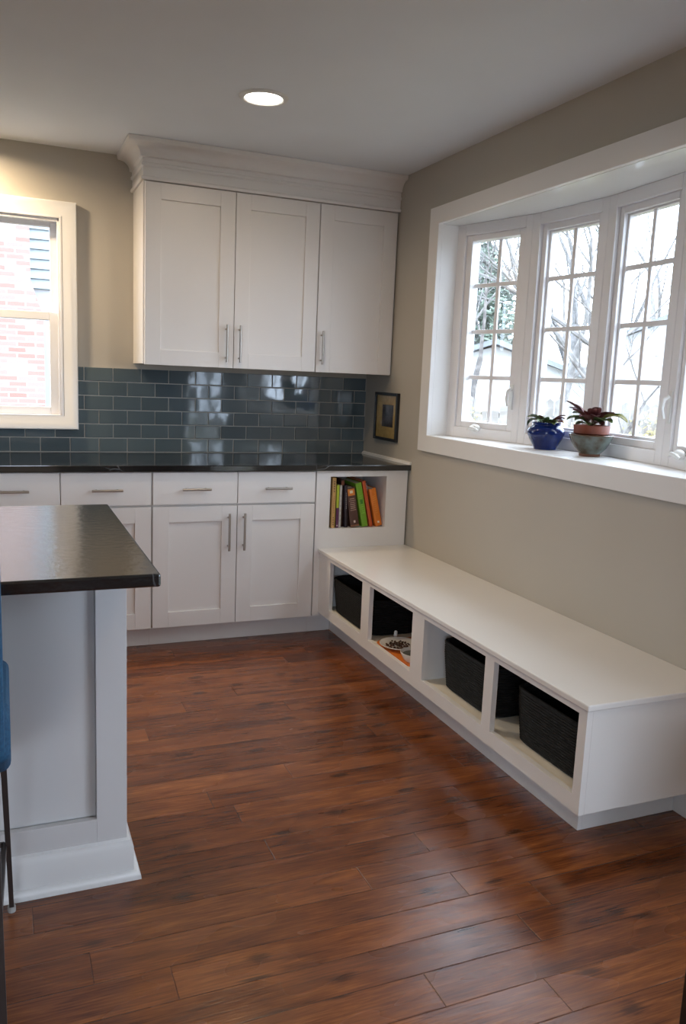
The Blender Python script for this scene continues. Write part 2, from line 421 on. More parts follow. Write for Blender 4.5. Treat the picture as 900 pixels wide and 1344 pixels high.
def unit(i, an, crank, lockside, crank_s):
    a = R(an); p0 = pts[i]
    t = Vector((math.sin(a), -math.cos(a), 0)); n = Vector((math.cos(a), math.sin(a), 0)); o = Vector((p0[0], p0[1], 0))
    Mx = Matrix(((t.x, n.x, 0, o.x), (t.y, n.y, 0, o.y), (0, 0, 1, 0), (0, 0, 0, 1)))
    W = W_U; f0, f1 = .0, .085
    def mb(f):
        b = MB(); f(b); return b.xform(Mx)
    def frame(b):
        s0, s1 = .052, W-.038
        b.box(0, s0, f0, f1, BZ0, BZ1); b.box(s1, W, f0, f1, BZ0, BZ1); b.box(s0, s1, f0, f1, BZ0, BZ0+.052); b.box(s0, s1, f0, f1, BZ1-.052, BZ1)
    fr = mb(frame).build('light_frame', VINYL, w2, bevel=.003)
    d = .012 if crank else .018
    s0, s1, z0, z1 = .052, W-.038, BZ0+.052, BZ1-.052
    g0, g1, gz0, gz1 = (.090 if i == 0 else .080), W-(.080 if crank else .070), 1.172, 2.050
    def sashf(b):
        b.box(s0, g0, d, .07, z0, z1); b.box(g1, s1, d, .07, z0, z1); b.box(g0, g1, d, .07, z0, gz0); b.box(g0, g1, d, .07, gz1, z1)
        if not crank:  # stepped inner glazing bead
            b.box(g0-.001, g0+.012, .035, .07, gz0, gz1); b.box(g1-.008, g1, .035, .07, gz0, gz1); b.box(g0, g1, .035, .07, gz1-.008, gz1); b.box(g0, g1, .035, .07, gz0, gz0+.012)
    sh = mb(sashf).build('sash', VINYL, fr, bevel=.003)
    mg = .048 if crank else .040
    def bars(b):
        c = (g0+g1)/2
        b.box(c-.010, c+.010, mg, mg+.010, gz0, gz1)
        for z in (1.392, 1.616, 1.840): b.box(g0, g1, mg+.0005, mg+.0105, z-.010, z+.010)
    mb(bars).build('muntins', VINYL, fr, bevel=.002)
    mb(lambda b: b.box(g0, g1, .056, .062, gz0, gz1)).build('pane', GLASS, fr)
    if crank:
        def cr(b):
            b.lathe((crank_s, .0, 0), [(0, 0)], 3) if False else None
            # folding crank: oval base and knuckle with lever
            b.lathe((0, 0, 0), [(0.030, 0), (.030, .006), (.024, .016), (.012, .022), (0, .023)], 20, sx=1.15, sy=.62)
            b.xform(Matrix.Translation((crank_s, 0.0, BZ0+.052)) @ Matrix.Rotation(R(90), 4, 'X'))
            b.tube([(crank_s-.034, -.022, BZ0+.046), (crank_s-.01, -.028, BZ0+.056), (crank_s+.025, -.030, BZ0+.052), (crank_s+.034, -.022, BZ0+.042)], [.006, .007, .006, .007], 8)
        mb(cr).build('crank_handle', PLASTIC, fr, smooth=True)
    if lockside is not None:
        def lk(b):
            s = lockside
            b.box(s-.011, s+.011, -.005, .0, 1.245, 1.365)
            b.tube([(s+.002, -.008, 1.345), (s-.002, -.026, 1.332), (s-.003, -.030, 1.30), (s-.003, -.020, 1.262)], [.008, .008, .0075, .006], 8)
        mb(lk).build('lock_lever', PLASTIC, fr, bevel=.002, smooth=True)
unit(0, 16, True, .414, .20)
unit(1, 5, False, None, 0)
unit(2, -5, False, None, 0)
unit(3, -16, True, .028, .13)

# ---------------------------------------------------------- door 1 (glazed patio door on the right wall) and an unseen window behind the camera, added and sized for ambient light
d1 = empty('door_1', (0, (DY0+DY1)/2, 0), 'white sliding glass patio door in the right wall', kind='structure')
b = MB(); f = .05
b.box(-.02, T, DY0-f, DY0, 0, DZ); b.box(-.02, T, DY1, DY1+f, 0, DZ); b.box(-.02, T, DY1+f, DY0-f, DZ-f, DZ)
b.box(0.0, T, DY1+f, DY0-f, 0, .03)
b.build('door_frame', TRIM, d1, bevel=.002)
ym = (DY0+DY1)/2
for y0, y1, x in ((DY1+f, ym+.03, .01), (ym-.03, DY0-f, .05)):
    b = MB(); b.box(x, x+.035, y0, y0+.07, .03, DZ-f); b.box(x, x+.035, y1-.07, y1, .03, DZ-f); b.box(x, x+.035, y0+.07, y1-.07, .03, .16); b.box(x, x+.035, y0+.07, y1-.07, DZ-f-.09, DZ-f)
    s_ = b.build('sliding_panel', VINYL, d1, bevel=.002)
    obox('pane', GLASS, s_, x+.014, x+.020, y0+.07, y1-.07, .16, DZ-f-.09, bevel=0)
w3 = empty('fill_window', (-3.375, YF, .8), 'unseen white picture window added behind the camera for ambient daylight', kind='structure')
b = MB(); b.box(-4.3, -4.24, YF-.15, YF+.02, .8, 2.1); b.box(-2.51, -2.45, YF-.15, YF+.02, .8, 2.1); b.box(-4.24, -2.51, YF-.15, YF+.02, 2.04, 2.1); b.box(-4.24, -2.51, YF-.15, YF+.02, .8, .86); b.box(-3.395, -3.355, YF-.10, YF-.04, .86, 2.04)
b.build('window_frame', TRIM, w3, bevel=.002)
obox('pane', GLASS, w3, -4.24, -2.51, YF-.08, YF-.074, .86, 2.04, bevel=0)

# baseboard on the right wall, beyond the bench
b = MB()
for y0, y1 in ((DY0+.0, -2.66), (YF, DY1)):
    pr_ = [(0, y0, 0), (-.015, y0, 0), (-.015, y0, .085), (-.009, y0, .10), (0, y0, .105)]
    b.prism(pr_, (0, y1-y0, 0))
struct(b.build('baseboard_right', TRIM))

# =================================================================== BACKSPLASH
def backsplash():
    b = MB(); b.mi = 0
    Z0 = .916; P = .0747; TW = .1475; G = .0048
    bm = b.bm
    zs = [Z0 + P*k for k in range(7)]
    # grout bed with the window cut out
    ztop = zs[6]-.002
    b.mi = 1
    b.box(-4.0, -2.692, -.007, 0, .914, ztop); b.box(-1.656, -.0, -.007, 0, .914, ztop); b.box(-2.692, -1.656, -.007, 0, .914, 1.033)
    b.mi = 0
    for r in range(6):
        z0, z1 = zs[r]+G/2, zs[r+1]-G/2
        off = -1.552 if r % 2 == 0 else -1.626
        k0 = -17; k1 = 12
        for k in range(k0, k1):
            x0, x1 = off+k*TW+G/2, off+(k+1)*TW-G/2
            x0 = max(x0, -4.0); x1 = min(x1, -.002)
            if x1-x0 < .01: continue
            zz1 = z1
            if x0 < -1.658 and x1 > -2.69:
                if z0 > 1.02: 
                    if x1 > -1.656 and x0 < -1.656: x0 = -1.656
                    elif x0 < -2.692 < x1: x1 = -2.692
                    else: continue
                elif z1 > 1.032: zz1 = 1.032
            if x1-x0 < .01 or zz1-z0 < .006: continue
            if zz1 < z1 and x1 > -1.656 > x0: b.box(-1.6545, x1, -.0112, -.0055, zz1-.002, z1)
            n0 = len(bm.verts)
            ty, tx = random.gauss(0, .0009), random.gauss(0, .0012)
            cx, cz = (x0+x1)/2, (z0+zz1)/2
            e = .0018
            fr = [(x0+e, z0+e), (x1-e, z0+e), (x1-e, zz1-e), (x0+e, zz1-e)]; bk = [(x0, z0), (x1, z0), (x1, zz1), (x0, zz1)]
            A = [bm.verts.new((x, -.0115+(x-cx)*tx*4+(z-cz)*ty*4, z)) for x, z in fr]
            B = [bm.verts.new((x, -.0090, z)) for x, z in bk]
            D = [bm.verts.new((x, -.0055, z)) for x, z in bk]
            fs = [bm.faces.new(A)]
            for i in range(4):
                j = (i+1) % 4
                fs.append(bm.faces.new([A[i], B[i], B[j], A[j]])); fs.append(bm.faces.new([B[i], D[i], D[j], B[j]]))
            for f in fs: f.material_index = 0
    o = b.build('tile_backsplash', [TILE, GROUT])
    return tag(o, 'blue-grey glossy glass subway tile backsplash above the black counter', 'backsplash')
backsplash()

# =================================================================== CABINETS
def shaker(b, x0, x1, z0, z1, yf, rail=.077, th=.02, rec=.009):
    """five-piece door facing -y, front at yf"""
    b.box(x0, x0+rail, yf, yf+th, z0, z1); b.box(x1-rail, x1, yf, yf+th, z0, z1)
    b.box(x0+rail, x1-rail, yf, yf+th, z0, z0+rail); b.box(x0+rail, x1-rail, yf, yf+th, z1-rail, z1)
    b.box(x0+rail, x1-rail, yf+rec, yf+th-.001, z0+rail, z1-rail)

def pull(parent, x, z, L, yf, vertical):
    b = MB(); r = .0058; yo = yf-.030
    d = Vector((0, 0, 1)) if vertical else Vector((1, 0, 0)); c = Vector((x, yo, z))
    b.tube([c-d*L/2, c+d*L/2], r, 12)
    for s in (-1, 1):
        q = c+d*s*(L/2-.022); b.tube([q, (q.x, yf, q.z)], r*.8, 10)
    return b.build('handle', NICKEL, parent, smooth=True)

def door(parent, x0, x1, z0, z1, yf, hx, hz, rail=.077, hl=.188, name='door'):
    b = MB(); shaker(b, x0, x1, z0, z1, yf, rail); d = b.build(name, WHITE, parent, bevel=.0012)
    pull(d, hx, hz, hl, yf, True); return d

def drawer(parent, x0, x1, z0, z1, yf, hx, hz):
    d = obox('drawer', WHITE, parent, x0, x1, yf, yf+.02, z0, z1, bevel=.002)
    pull(d, hx, hz, .140, yf, False); return d

UB, ZT = 1.387, 2.258
def wall_cab(x0, x1, label, doors, face_left=0):
    e = empty('upper_cabinet', ((x0+x1)/2, -.165, UB), label, 'cabinet', 'white upper cabinets over the backsplash')
    b = MB(); b.box(x0, x1, -.329, -.002, UB+.004, 2.262)
    b.build('body', WHITE, e, bevel=.001)
    for a in doors: door(e, *a)
    return e
g = .0018
wall_cab(-1.373, -.4612, 'white two-door upper cabinet beside the sink window, left of the pair', [
    (-1.366, -.915-g, UB, ZT, -.35, -.956, 1.511), (-.915+g, -.4635, UB, ZT, -.35, -.886, 1.511)])
wall_cab(-.4608, -.0, 'white single-door upper cabinet in the corner by the bow window', [
    (-.4575, -.013, UB, ZT, -.35, -.432, 1.516, .077, .176)])

# crown moulding over both upper cabinets
b = MB(); bm = b.bm
prof = [(-.03, 2.262), (.010, 2.262), (.014, 2.268), (.014, 2.276), (.004, 2.280), (.004, 2.322), (.012, 2.328), (.012, 2.338), (.006, 2.342), (.006, 2.362), (.018, 2.366)]
for k in range(1, 9):
    t = k/8*PI/2; prof.append((.018+.056*(1-math.cos(t)), 2.366+.050*math.sin(t)))
prof += [(.080, 2.422), (.082, 2.4385), (-.03, 2.4385)]
prof = [(o, z) for o, z in prof]
rings = []
for f_ in (lambda o: (-1.373-o, -.0005), lambda o: (-1.373-o, -.350-o), lambda o: (-.0005, -.350-o)):
    rings.append([bm.verts.new((*f_(o), z)) for o, z in prof])
for a, c in zip(rings, rings[1:]):
    for k in range(len(prof)): bm.faces.new([a[k], a[(k+1) % len(prof)], c[(k+1) % len(prof)], c[k]])
bm.faces.new(rings[0]); bm.faces.new(rings[2][::-1])
tag(b.build('crown_moulding', WHITE, smooth=True), 'white cove crown moulding running along the top of the upper cabinets to the ceiling', 'moulding')

# base cabinets
YD = -.63
def base_cab(x0, x1, label, cols):
    e = empty('base_cabinet', ((x0+x1)/2, -.3, 0), label, 'cabinet', 'white base cabinets under the black counter')
    b = MB(); b.box(x0, x1, -.609, -.003, .103, .8835); b.build('body', WHITE, e, bevel=.001)
    obox('toe_kick', WHITE, e, x0, x1, -.56, -.545, 0, .103)
    for c0, c1, hx in cols:
        drawer(e, c0+g, c1-g, .7205, .8795, YD, (c0+c1)/2, .797)
        door(e, c0+g, c1-g, .106, .7105, YD, hx, .580)
    return e
base_cab(-3.10, -2.202, 'white base cabinet at the far left behind the island', [(-3.098, -2.651, -2.69), (-2.651, -2.204, -2.61)])
base_cab(-2.20, -1.3748, 'white base cabinet under the sink window with two slab drawer fronts', [(-2.198, -1.790, -1.832), (-1.790, -1.3765, -1.736)])
base_cab(-1.3746, -.5342, 'white base cabinet with two drawers over two doors, between island and bench', [(-1.3725, -.9535, -.999), (-.9535, -.5390, -.921)])

# corner cabinet with the open book niche
e = empty('niche_cabinet', (-.27, -.3, 0), 'white corner cabinet with an open niche of cookbooks above the bench end', 'cabinet')
x0, x1, nx0, nx1, nz0, nz1 = -.534, -.010, -.457, -.134, .576, .852
b = MB(); b.box(x0, nx0, YD, YD+.02, .106, .8835); b.box(nx1, x1, YD, YD+.02, .106, .8835); b.box(nx0, nx1, YD, YD+.02, nz1, .8835); b.box(nx0, nx1, YD, YD+.02, .106, nz0)
b.build('face_panel', WHITE, e)
b = MB(); b.box(nx0-.012, nx0, YD+.02, -.30, nz0-.012, nz1+.012); b.box(nx1, nx1+.012, YD+.02, -.30, nz0-.012, nz1+.012); b.box(nx0, nx1, YD+.02, -.30, nz0-.012, nz0); b.box(nx0, nx1, YD+.02, -.30, nz1, nz1+.012); b.box(nx0, nx1, -.31, -.30, nz0, nz1)
b.build('niche_lining', WHITE, e)
b = MB(); b.box(x0, nx0-.013, YD+.021, 0, .103, .8835); b.box(nx1+.013, x1, YD+.021, 0, .103, .8835); b.box(nx0-.013, nx1+.013, -.299, 0, .103, .8835); b.box(nx0-.013, nx1+.013, YD+.021, -.299, .103, nz0-.013)
b.build('body', WHITE, e)
obox('toe_kick', WHITE, e, x0, -.404, -.56, -.545, 0, .103)

# counter
o = MB().box(-3.12, -.001, -.65, -.012, .884, .914).build('countertop', STONE, bevel=.003)
tag(o, 'polished black stone counter with faint veins along the back wall', 'countertop')
o = MB().prism([(-.0005, -.648, .9141), (-.016, -.648, .9141), (-.010, -.648, .926), (-.0005, -.648, .930)], (0, .633, 0)).build('caulk_strip', TRIM)
tag(o, 'thin white strip along the wall end of the black counter, below the picture', 'trim strip')

# =================================================================== BENCH
e = empty('window_bench', (-.26, -1.75, 0), 'long white built-in window bench with four open cubbies along the right wall', 'bench')
BX, BE, BT = -.503, -2.782, .474
ops = [(-.785, -1.190), (-1.275, -1.698), (-1.798, -2.245), (-2.300, -2.746)]
oz0, oz1 = .180, .432
b = MB()
ys = [-.6305] + [v for o_ in ops for v in o_] + [BE]
for i in range(0, 10, 2): b.box(BX, BX+.02, ys[i+1], ys[i], .128, .454)
for a, c in ops: b.box(BX, BX+.02, c, a, .128, oz0); b.box(BX, BX+.02, c, a, oz1, .454)
b.build('face_frame', BENCHW, e)
b = MB(); b.box(BX+.0201, -.0, BE+.0205, -.6305, .160, .174); b.build('cubby_floor', paint('cream shelf board', (.78, .715, .60), .5), e)
b = MB(); b.box(BX+.02, -.0, -.700, -.6305, .174, .453); b.box(BX+.02, -.0, -1.79, -1.71, .174, .453); b.box(-.016, 0, BE+.0205, -.701, .174, .453)
b.build('cubby_lining', BENCHW, e)
obox('end_panel', BENCHW, e, BX+.0203, -.0, BE, BE+.02, .128, .454, bevel=.001)
b = MB(); b.box(-.404, -.389, -2.67, -.561, 0, .128); b.box(-.389, -.0165, -2.67, -2.655, 0, .128)
b.build('toe_kick', BENCHW, e, bevel=.001)
obox('bench_top', BENCHW, e, BX-.012, -.0, BE-.014, -.6305, .454, BT, bevel=.004)

# =================================================================== BASKETS
def basket(x0, x1, y0, y1, z0, h, label, n=19):
    b = MB(); bm = b.bm
    cx, cy = (x0+x1)/2, (y0+y1)/2; a, c = (x1-x0)/2, (y1-y0)/2
    seg = 96
    def outline(off, z, grow):
        r = []
        for k in range(seg):
            t = 2*PI*k/seg; co, si = math.cos(t), math.sin(t); p = 6.5
            rr = (abs(co)**p+abs(si)**p)**(-1/p)
            r.append(bm.verts.new((cx+(a*grow-off)*rr*co, cy+(c*grow-off)*rr*si, z)))
        return r
    rings = [outline(.012, z0, .93)]
    for i in range(n):
        zb = z0+.002+(h-.002)*i/n; dz = (h-.002)/n; gr = .935+.065*min(1, (i+.5)/n*1.3)
        for q, w in ((.1, .0035), (.5, 0), (.9, .0035)):
            rings.append(outline(w, zb+dz*q, gr))
    rings.append(outline(-.001, z0+h+.001, 1)); rings.append(outline(.002, z0+h+.006, 1)); rings.append(outline(.010, z0+h+.006, 1)); rings.append(outline(.013, z0+h, 1))
    for z in (.7, .4, .12): rings.append(outline(.014, z0+h*z, .94+.06*z))
    rings.append(outline(.016, z0+.008, .93))
    for r0, r1 in zip(rings, rings[1:]):
        for k in range(seg): bm.faces.new([r0[k], r0[(k+1) % seg], r1[(k+1) % seg], r1[k]])
    bm.faces.new(rings[0][::-1]); bm.faces.new(rings[-1])
    o = b.build('storage_basket', WEAVE, smooth=True)
    return tag(o, label, 'basket', 'dark woven baskets in the bench cubbies')
basket(-.484, -.14, -1.248, -.735, .1745, .168, 'dark woven basket in the bench cubby nearest the base cabinets')
basket(-.452, -.11, -2.226, -1.832, .1745, .182, 'dark woven basket in the third cubby, left of the white divider stile')
basket(-.452, -.11, -2.742, -2.335, .1745, .182, 'dark woven basket in the bench cubby nearest the camera')

# =================================================================== PET FEEDING THINGS in the second cubby
ORANGE = mat_two('orange vinyl', (.62, .15, .012), (.72, .20, .02), 30, .35, .3, .7)
b = MB(); bm = b.bm; seg = 48
def rr(x0, x1, y0, y1, z, r):
    out = []
    for cx, cy, a0 in ((x1-r, y1-r, 0), (x0+r, y1-r, 90), (x0+r, y0+r, 180), (x1-r, y0+r, 270)):
        for k in range(7): t = R(a0+15*k); out.append((cx+r*math.cos(t), cy+r*math.sin(t), z))
    return out
b.prism(rr(-.478, -.255, -1.66, -1.285, .1745, .05), (0, 0, .004))
tag(b.build('placemat', ORANGE, bevel=.001), 'orange feeding mat under the plate on the cubby floor', 'mat')
PL = paint('white glazed china', (.78, .75, .71), .2)
pe = empty('kibble_plate', (-.405, -1.405, .1787), 'small white plate of brown kibble on the orange mat', 'plate')
b = MB(); b.lathe((-.405, -1.405, .1787), [(0, 0), (.045, 0), (.050, .003), (.082, .014), (.090, .018), (.089, .020), (.080, .0175), (.052, .007), (0, .006)], 40)
b.build('dish', PL, pe, smooth=True)
b = MB()
for k in range(80):
    t = random.random()*2*PI; r_ = .052*math.sqrt(random.random()); x, y = -.412+r_*1.05*math.cos(t), -1.405+r_*math.sin(t)
    b.lathe((x, y, .185+random.random()*.005), [(0, 0), (.0042, .001), (.0048, .003), (.003, .0055), (0, .006)], 7)
tag(b.build('kibble', mat_two('brown kibble', (.045, .018, .010), (.10, .04, .02), 60, .8), pe, smooth=True), kind='stuff')
b = MB(); c = (-.415, -1.580, .1787)
b.lathe(c, [(0, 0), (.046, 0), (.052, .006), (.066, .034), (.0665, .037), (.0640, .038), (.060, .034), (.048, .010), (0, .008)], 40)
o = b.build('pet_bowl', [PL], smooth=True)
tag(o, 'white water bowl with grey inside on the orange mat, partly behind the stile', 'bowl')
b = MB(); b.lathe((c[0], c[1], c[2]+.024), [(0, 0), (.0555, 0), (.0560, .002), (0, .002)], 36)
o2 = b.build('water', mat_two('grey green water', (.14, .14, .12), (.17, .17, .15), 10, .06), o, smooth=True)
b = MB(); b.lathe((-.365, -1.285, .1745), [(0, 0), (.011, 0), (.011, .004), (.0085, .008), (.0085, .034), (.006, .040), (0, .042)], 18)
tag(b.build('white_peg', PLASTIC, smooth=True), 'small white upright peg standing in front of the dark basket end', 'peg')

# =================================================================== BOOKS
def book(xc, w, h, depth, lean, col, label, bands=(), yfront=-.612, pages=True, x_is_base=True):
    """spine faces -y; lean in degrees, positive tips the top to the left"""
    root = empty('book', (xc, yfront+depth/2, nz0+.0005), label, 'book', 'cookbooks in the niche')
    th = math.radians(lean)
    # standing on its lower corner: lift so that nothing sinks under the shelf
    Mx = Matrix.Translation((xc, 0, nz0+.0005+abs(math.sin(th))*w/2)) @ Matrix.Rotation(-th, 4, 'Y')
    c = paint('book cloth', col, .45)
    m2 = MB()
    t = .0022
    m2.box(-w/2, -w/2+t, yfront+.003, yfront+depth, 0, h); m2.box(w/2-t, w/2, yfront+.003, yfront+depth, 0, h)
    # rounded spine
    prof = [(-w/2, yfront+.003), (-w/4, yfront+.0006), (0, yfront), (w/4, yfront+.0006), (w/2, yfront+.003), (w/2, yfront+.006), (-w/2, yfront+.006)]
    m2.prism([(x, y, 0) for x, y in prof], (0, 0, h))
    m2.xform(Mx); m2.build('cover', c, root, smooth=True)
    p = MB().box(-w/2+t, w/2-t, yfront+.006, yfront+depth-.004, .003, h-.004).xform(Mx)
    p.build('pages', paint('paper', (.62, .57, .47), .8), root)
    if bands:
        groups = {}
        for bd in bands: groups.setdefault(bd[3], []).append(bd)
        for colr, bl in groups.items():
            q = MB()
            for k_, (z0_, z1_, fw, _) in enumerate(bl): q.box(-w/2*fw, w/2*fw, yfront-.0007-.0002*len(root.children), yfront+.0035, z0_*h, z1_*h)
            q.xform(Mx); q.build('lettering' if len(bl) > 1 else 'spine_print', paint('spine print', colr, .5), root)
    return root
def lines(n, z0, z1, fw, col, duty=.5, jit=True):
    out = []
    for k in range(n):
        a = z0+(z1-z0)*k/n; out.append((a, a+(z1-z0)/n*duty*(random.uniform(.7, 1.1) if jit else 1), fw*(random.uniform(.7, 1) if jit else 1), col))
    return out
DKP = (.020, .010, .018)
book(-.4470, .016, .262, .20, 0, (.030, .016, .028), 'very dark purple book, leftmost in the niche', yfront=-.595)
book(-.4270, .021, .268, .21, 0, (.52, .30, .10), 'tall tan yellow book with dark spine lettering, near the left side', lines(5, .72, .96, .35, (.10, .05, .02)) + lines(4, .06, .24, .35, (.12, .06, .03)) + lines(8, .30, .66, .22, (.36, .20, .07)))
book(-.4045, .0145, .228, .19, 0, (.42, .50, .03), 'thin book with lime upper spine and purple lower spine', [(0.0, .47, 1.0, (.10, .022, .075)), (.04, .07, .4, (.7, .65, .6))])
book(-.3885, .0125, .226, .20, 0, (.52, .49, .45), 'thin pale grey book between the purple and black ones', lines(6, .15, .85, .3, (.36, .33, .30)))
book(-.3700, .017, .252, .19, 0, (.055, .022, .014), 'dark reddish brown taller book set back behind the black spines', [(.88, .98, .98, (.20, .055, .025))], yfront=-.588)
book(-.3505, .016, .226, .20, 2.5, DKP, 'black book with thin white spine lettering left of the brown one', lines(9, .45, .85, .16, (.55, .52, .50)))
book(-.2990, .049, .212, .20, 9.5, (.085, .036, .026), 'thick brown book with an orange top and lines of lettering', [(.80, .97, .78, (.62, .20, .03)), (.86, .93, .34, (.70, .62, .45))] + lines(7, .42, .76, .72, (.42, .28, .22), .4) + [(.10, .16, .20, (.7, .6, .55)), (.0, .05, .98, (.22, .09, .04))])
book(-.2400, .034, .240, .21, 12, (.17, .36, .022), 'bright green leaning book right of the brown one', lines(9, .30, .74, .55, (.24, .50, .06), .4) + [(.52, .62, .45, (.05, .22, .02))])
book(-.2030, .019, .252, .21, 13, (.52, .085, .015), 'red orange tall leaning book between the green and orange ones')
book(-.1830, .019, .244, .17, 13.5, (.025, .026, .030), 'black book with a pale grey figure at the top of its spine', [(.80, .92, .8, (.45, .47, .48)), (.92, .97, .34, (.40, .42, .44)), (.87, .90, .3, (.10, .10, .11))], yfront=-.585)
book(-.1585, .038, .208, .20, 13.5, (.70, .19, .018), 'bright orange leaning book, rightmost in the niche', lines(9, .35, .85, .5, (.80, .30, .05), .4) + [(.08, .13, .28, (.80, .72, .6))])

# =================================================================== PICTURE on the right wall
e = empty('framed_picture', (0, -.325, 1.015), 'small black-framed picture with ochre mat on the wall above the counter end', 'picture')
y0, y1, z0, z1 = -.472, -.178, 1.020, 1.290; fw = .016; t_ = .020
b = MB(); b.box(-t_, -.0005, y0, y0+fw, z0, z1); b.box(-t_, -.0005, y1-fw, y1, z0, z1); b.box(-t_, -.0005, y0+fw, y1-fw, z0, z0+fw); b.box(-t_, -.0005, y0+fw, y1-fw, z1-fw, z1)
b.build('frame', BLACKF, e, bevel=.002)
OCH = mat_two('ochre mat board', (.36, .25, .085), (.42, .30, .11), 40, .7)
obox('mat_board', OCH, e, -.009, -.001, y0+fw, y1-fw, z0+fw, z1-fw, bevel=0)
IM = mat_two('dark blue brown print', (.012, .012, .016), (.070, .055, .050), 28, .6, .35, .75, 0, 2.0)
obox('print', IM, e, -.0105, -.009, -.412, -.272, 1.098, 1.222, bevel=0)
obox('frame_glass', PGLASS, e, -.0145, -.0125, y0+fw, y1-fw, z0+fw, z1-fw, bevel=0)

# =================================================================== RECESSED LIGHTS
LENS = emit('lamp lens', (1.0, .90, .78), 14.0)
def downlight(x, y, label, power, col=(1.0, .76, .50)):
    e = empty('recessed_light', (x, y, H-.012), label, 'ceiling light', 'recessed ceiling lights')
    b = MB(); b.lathe((x, y, H), [(.074, -.001), (.074, -.006), (.079, -.009), (.094, -.006), (.098, -.0005), (.074, -.0005)], 48)
    b.build('trim_ring', PLASTIC, e, smooth=True)
    b = MB(); b.lathe((x, y, H), [(0, -.0045), (.073, -.0045), (.0735, -.0008), (0, -.0008)], 48)
    b.build('lens', LENS, e)
    l = bpy.data.lights.new('lamp', 'AREA'); l.shape = 'DISK'; l.size = .13; l.energy = power; l.color = col; l.spread = R(165)
    lo = bpy.data.objects.new('lamp', l); link(lo, e); lo.location = (0, 0, .0)
    return e
WARM = (1.0, .77, .50)
downlight(-1.045, -1.225, 'lit round recessed ceiling light in front of the upper cabinets', 4.5, WARM)
downlight(-2.27, -.34, 'recessed ceiling light over the sink window', 20, WARM)
downlight(-2.60, -2.70, 'recessed ceiling light over the island', 4, WARM)
downlight(-1.05, -3.90, 'recessed ceiling light near the patio door', 3, WARM)
downlight(-2.60, -5.30, 'recessed ceiling light behind the camera', 4, WARM)

# =================================================================== ISLAND
e = empty('kitchen_island', (-2.66, -2.13, 0), 'pale grey panelled island with thick baseboard, at the left edge', 'island')
IX0, IX1, IY0, IY1 = -3.60, -1.742, -2.452, -1.80
b = MB(); st = .078
b.box(IX0+.02, IX1-.02, IY0+.026, IY1, .0, .883)                       # core
b.box(IX1-st, IX1, IY0, IY0+.0195, .0, .883); b.box(IX0, IX0+st, IY0, IY0+.0195, 0, .883)
b.box(IX0+st, IX1-st, IY0, IY0+.0195, 0, .176); b.box(IX0+st, IX1-st, IY0, IY0+.0195, .86, .883)
b.box(IX0+st, IX1-st, IY0+.022, IY0+.0258, .176, .86)
b.box(-2.70, -2.62, IY0, IY0+.0219, .176, .86)
b.box(IX1-.0195, IX1, IY0+.0195, IY1, 0, .883); b.box(IX0, IX0+.0195, IY0+.0195, IY1, 0, .883)
b.build('body', ISL, e, bevel=.0012)
b = MB(); bm = b.bm
prof = [(0, 0), (.034, 0), (.033, .010), (.028, .017), (.018, .021), (.016, .021), (.016, .088), (.010, .097), (.008, .106), (0, .110)]
corners = [(IX0, IY0, -1, -1), (IX1, IY0, 1, -1), (IX1, IY1, 1, 0)]
rings = [[bm.verts.new((cx+sx*o_, cy+sy*o_, z)) for o_, z in prof] for cx, cy, sx, sy in corners]
for a, c in zip(rings, rings[1:]):
    for k in range(len(prof)): bm.faces.new([a[k], a[(k+1) % len(prof)], c[(k+1) % len(prof)], c[k]])
bm.faces.new(rings[0]); bm.faces.new(rings[2][::-1])
b.build('base_moulding', ISB, e, smooth=True)
o = MB().box(-3.64, -1.7085, -2.757, -1.765, .884, .914).build('island_top', STONE_I, bevel=.005)
tag(o, 'leathered black stone island top with eased edge, reflecting the window', 'countertop')

# =================================================================== STOOL at the island (left edge)
e = empty('counter_stool', (-2.26, -2.75, 0), 'blue upholstered counter stool with dark metal legs at the left edge', 'stool')
sx0, sx1 = -2.50, -2.034
def yz_prism(b, pts, x0, x1): b.prism([(x0, y, z) for y, z in pts], (x1-x0, 0, 0))
b = MB(); yz_prism(b, [(-2.54, .50), (-2.535, .62), (-2.56, .675), (-2.62, .70), (-2.92, .72), (-2.96, .70), (-2.97, .62), (-2.90, .565), (-2.60, .435), (-2.56, .455)], sx0, sx1+.008)
b.build('seat', BLUEFAB, e, bevel=.02, seg=4)
b = MB(); yz_prism(b, [(-2.93, .66), (-2.965, 1.00), (-2.985, 1.02), (-3.015, 1.015), (-3.02, .99), (-2.985, .64)], sx0+.006, sx1-.002)
b.build('backrest', BLUEFAB, e, bevel=.012, seg=3)
for x_t, y_t, x_b, y_b in ((-2.045, -2.60, -2.034, -2.515), (-2.485, -2.60, -2.505, -2.515), (-2.062, -2.915, -2.054, -2.955), (-2.485, -2.92, -2.505, -2.955)):
    b = MB(); b.tube([(x_t, y_t, .50 if y_t > -2.8 else .60), (x_b, y_b, .012)], [.010, .008] if y_t > -2.8 else [.014, .012], 4)
    l_ = b.build('leg', DARKMET, e, bevel=.001)
    MB().tube([(x_b, y_b, 0), (x_b, y_b, .014)], .010, 10).build('foot_cap', plain if False else paint('grey glide', (.35, .34, .33), .5), l_)
b = MB()
b.tube([(-2.047, -2.54, .20), (-2.062, -2.94, .20)], .007, 6); b.tube([(-2.495, -2.54, .20), (-2.495, -2.94, .20)], .007, 6)
b.tube([(-2.047, -2.54, .20), (-2.495, -2.54, .20)], .007, 6)
b.build('footrest', DARKMET, e)

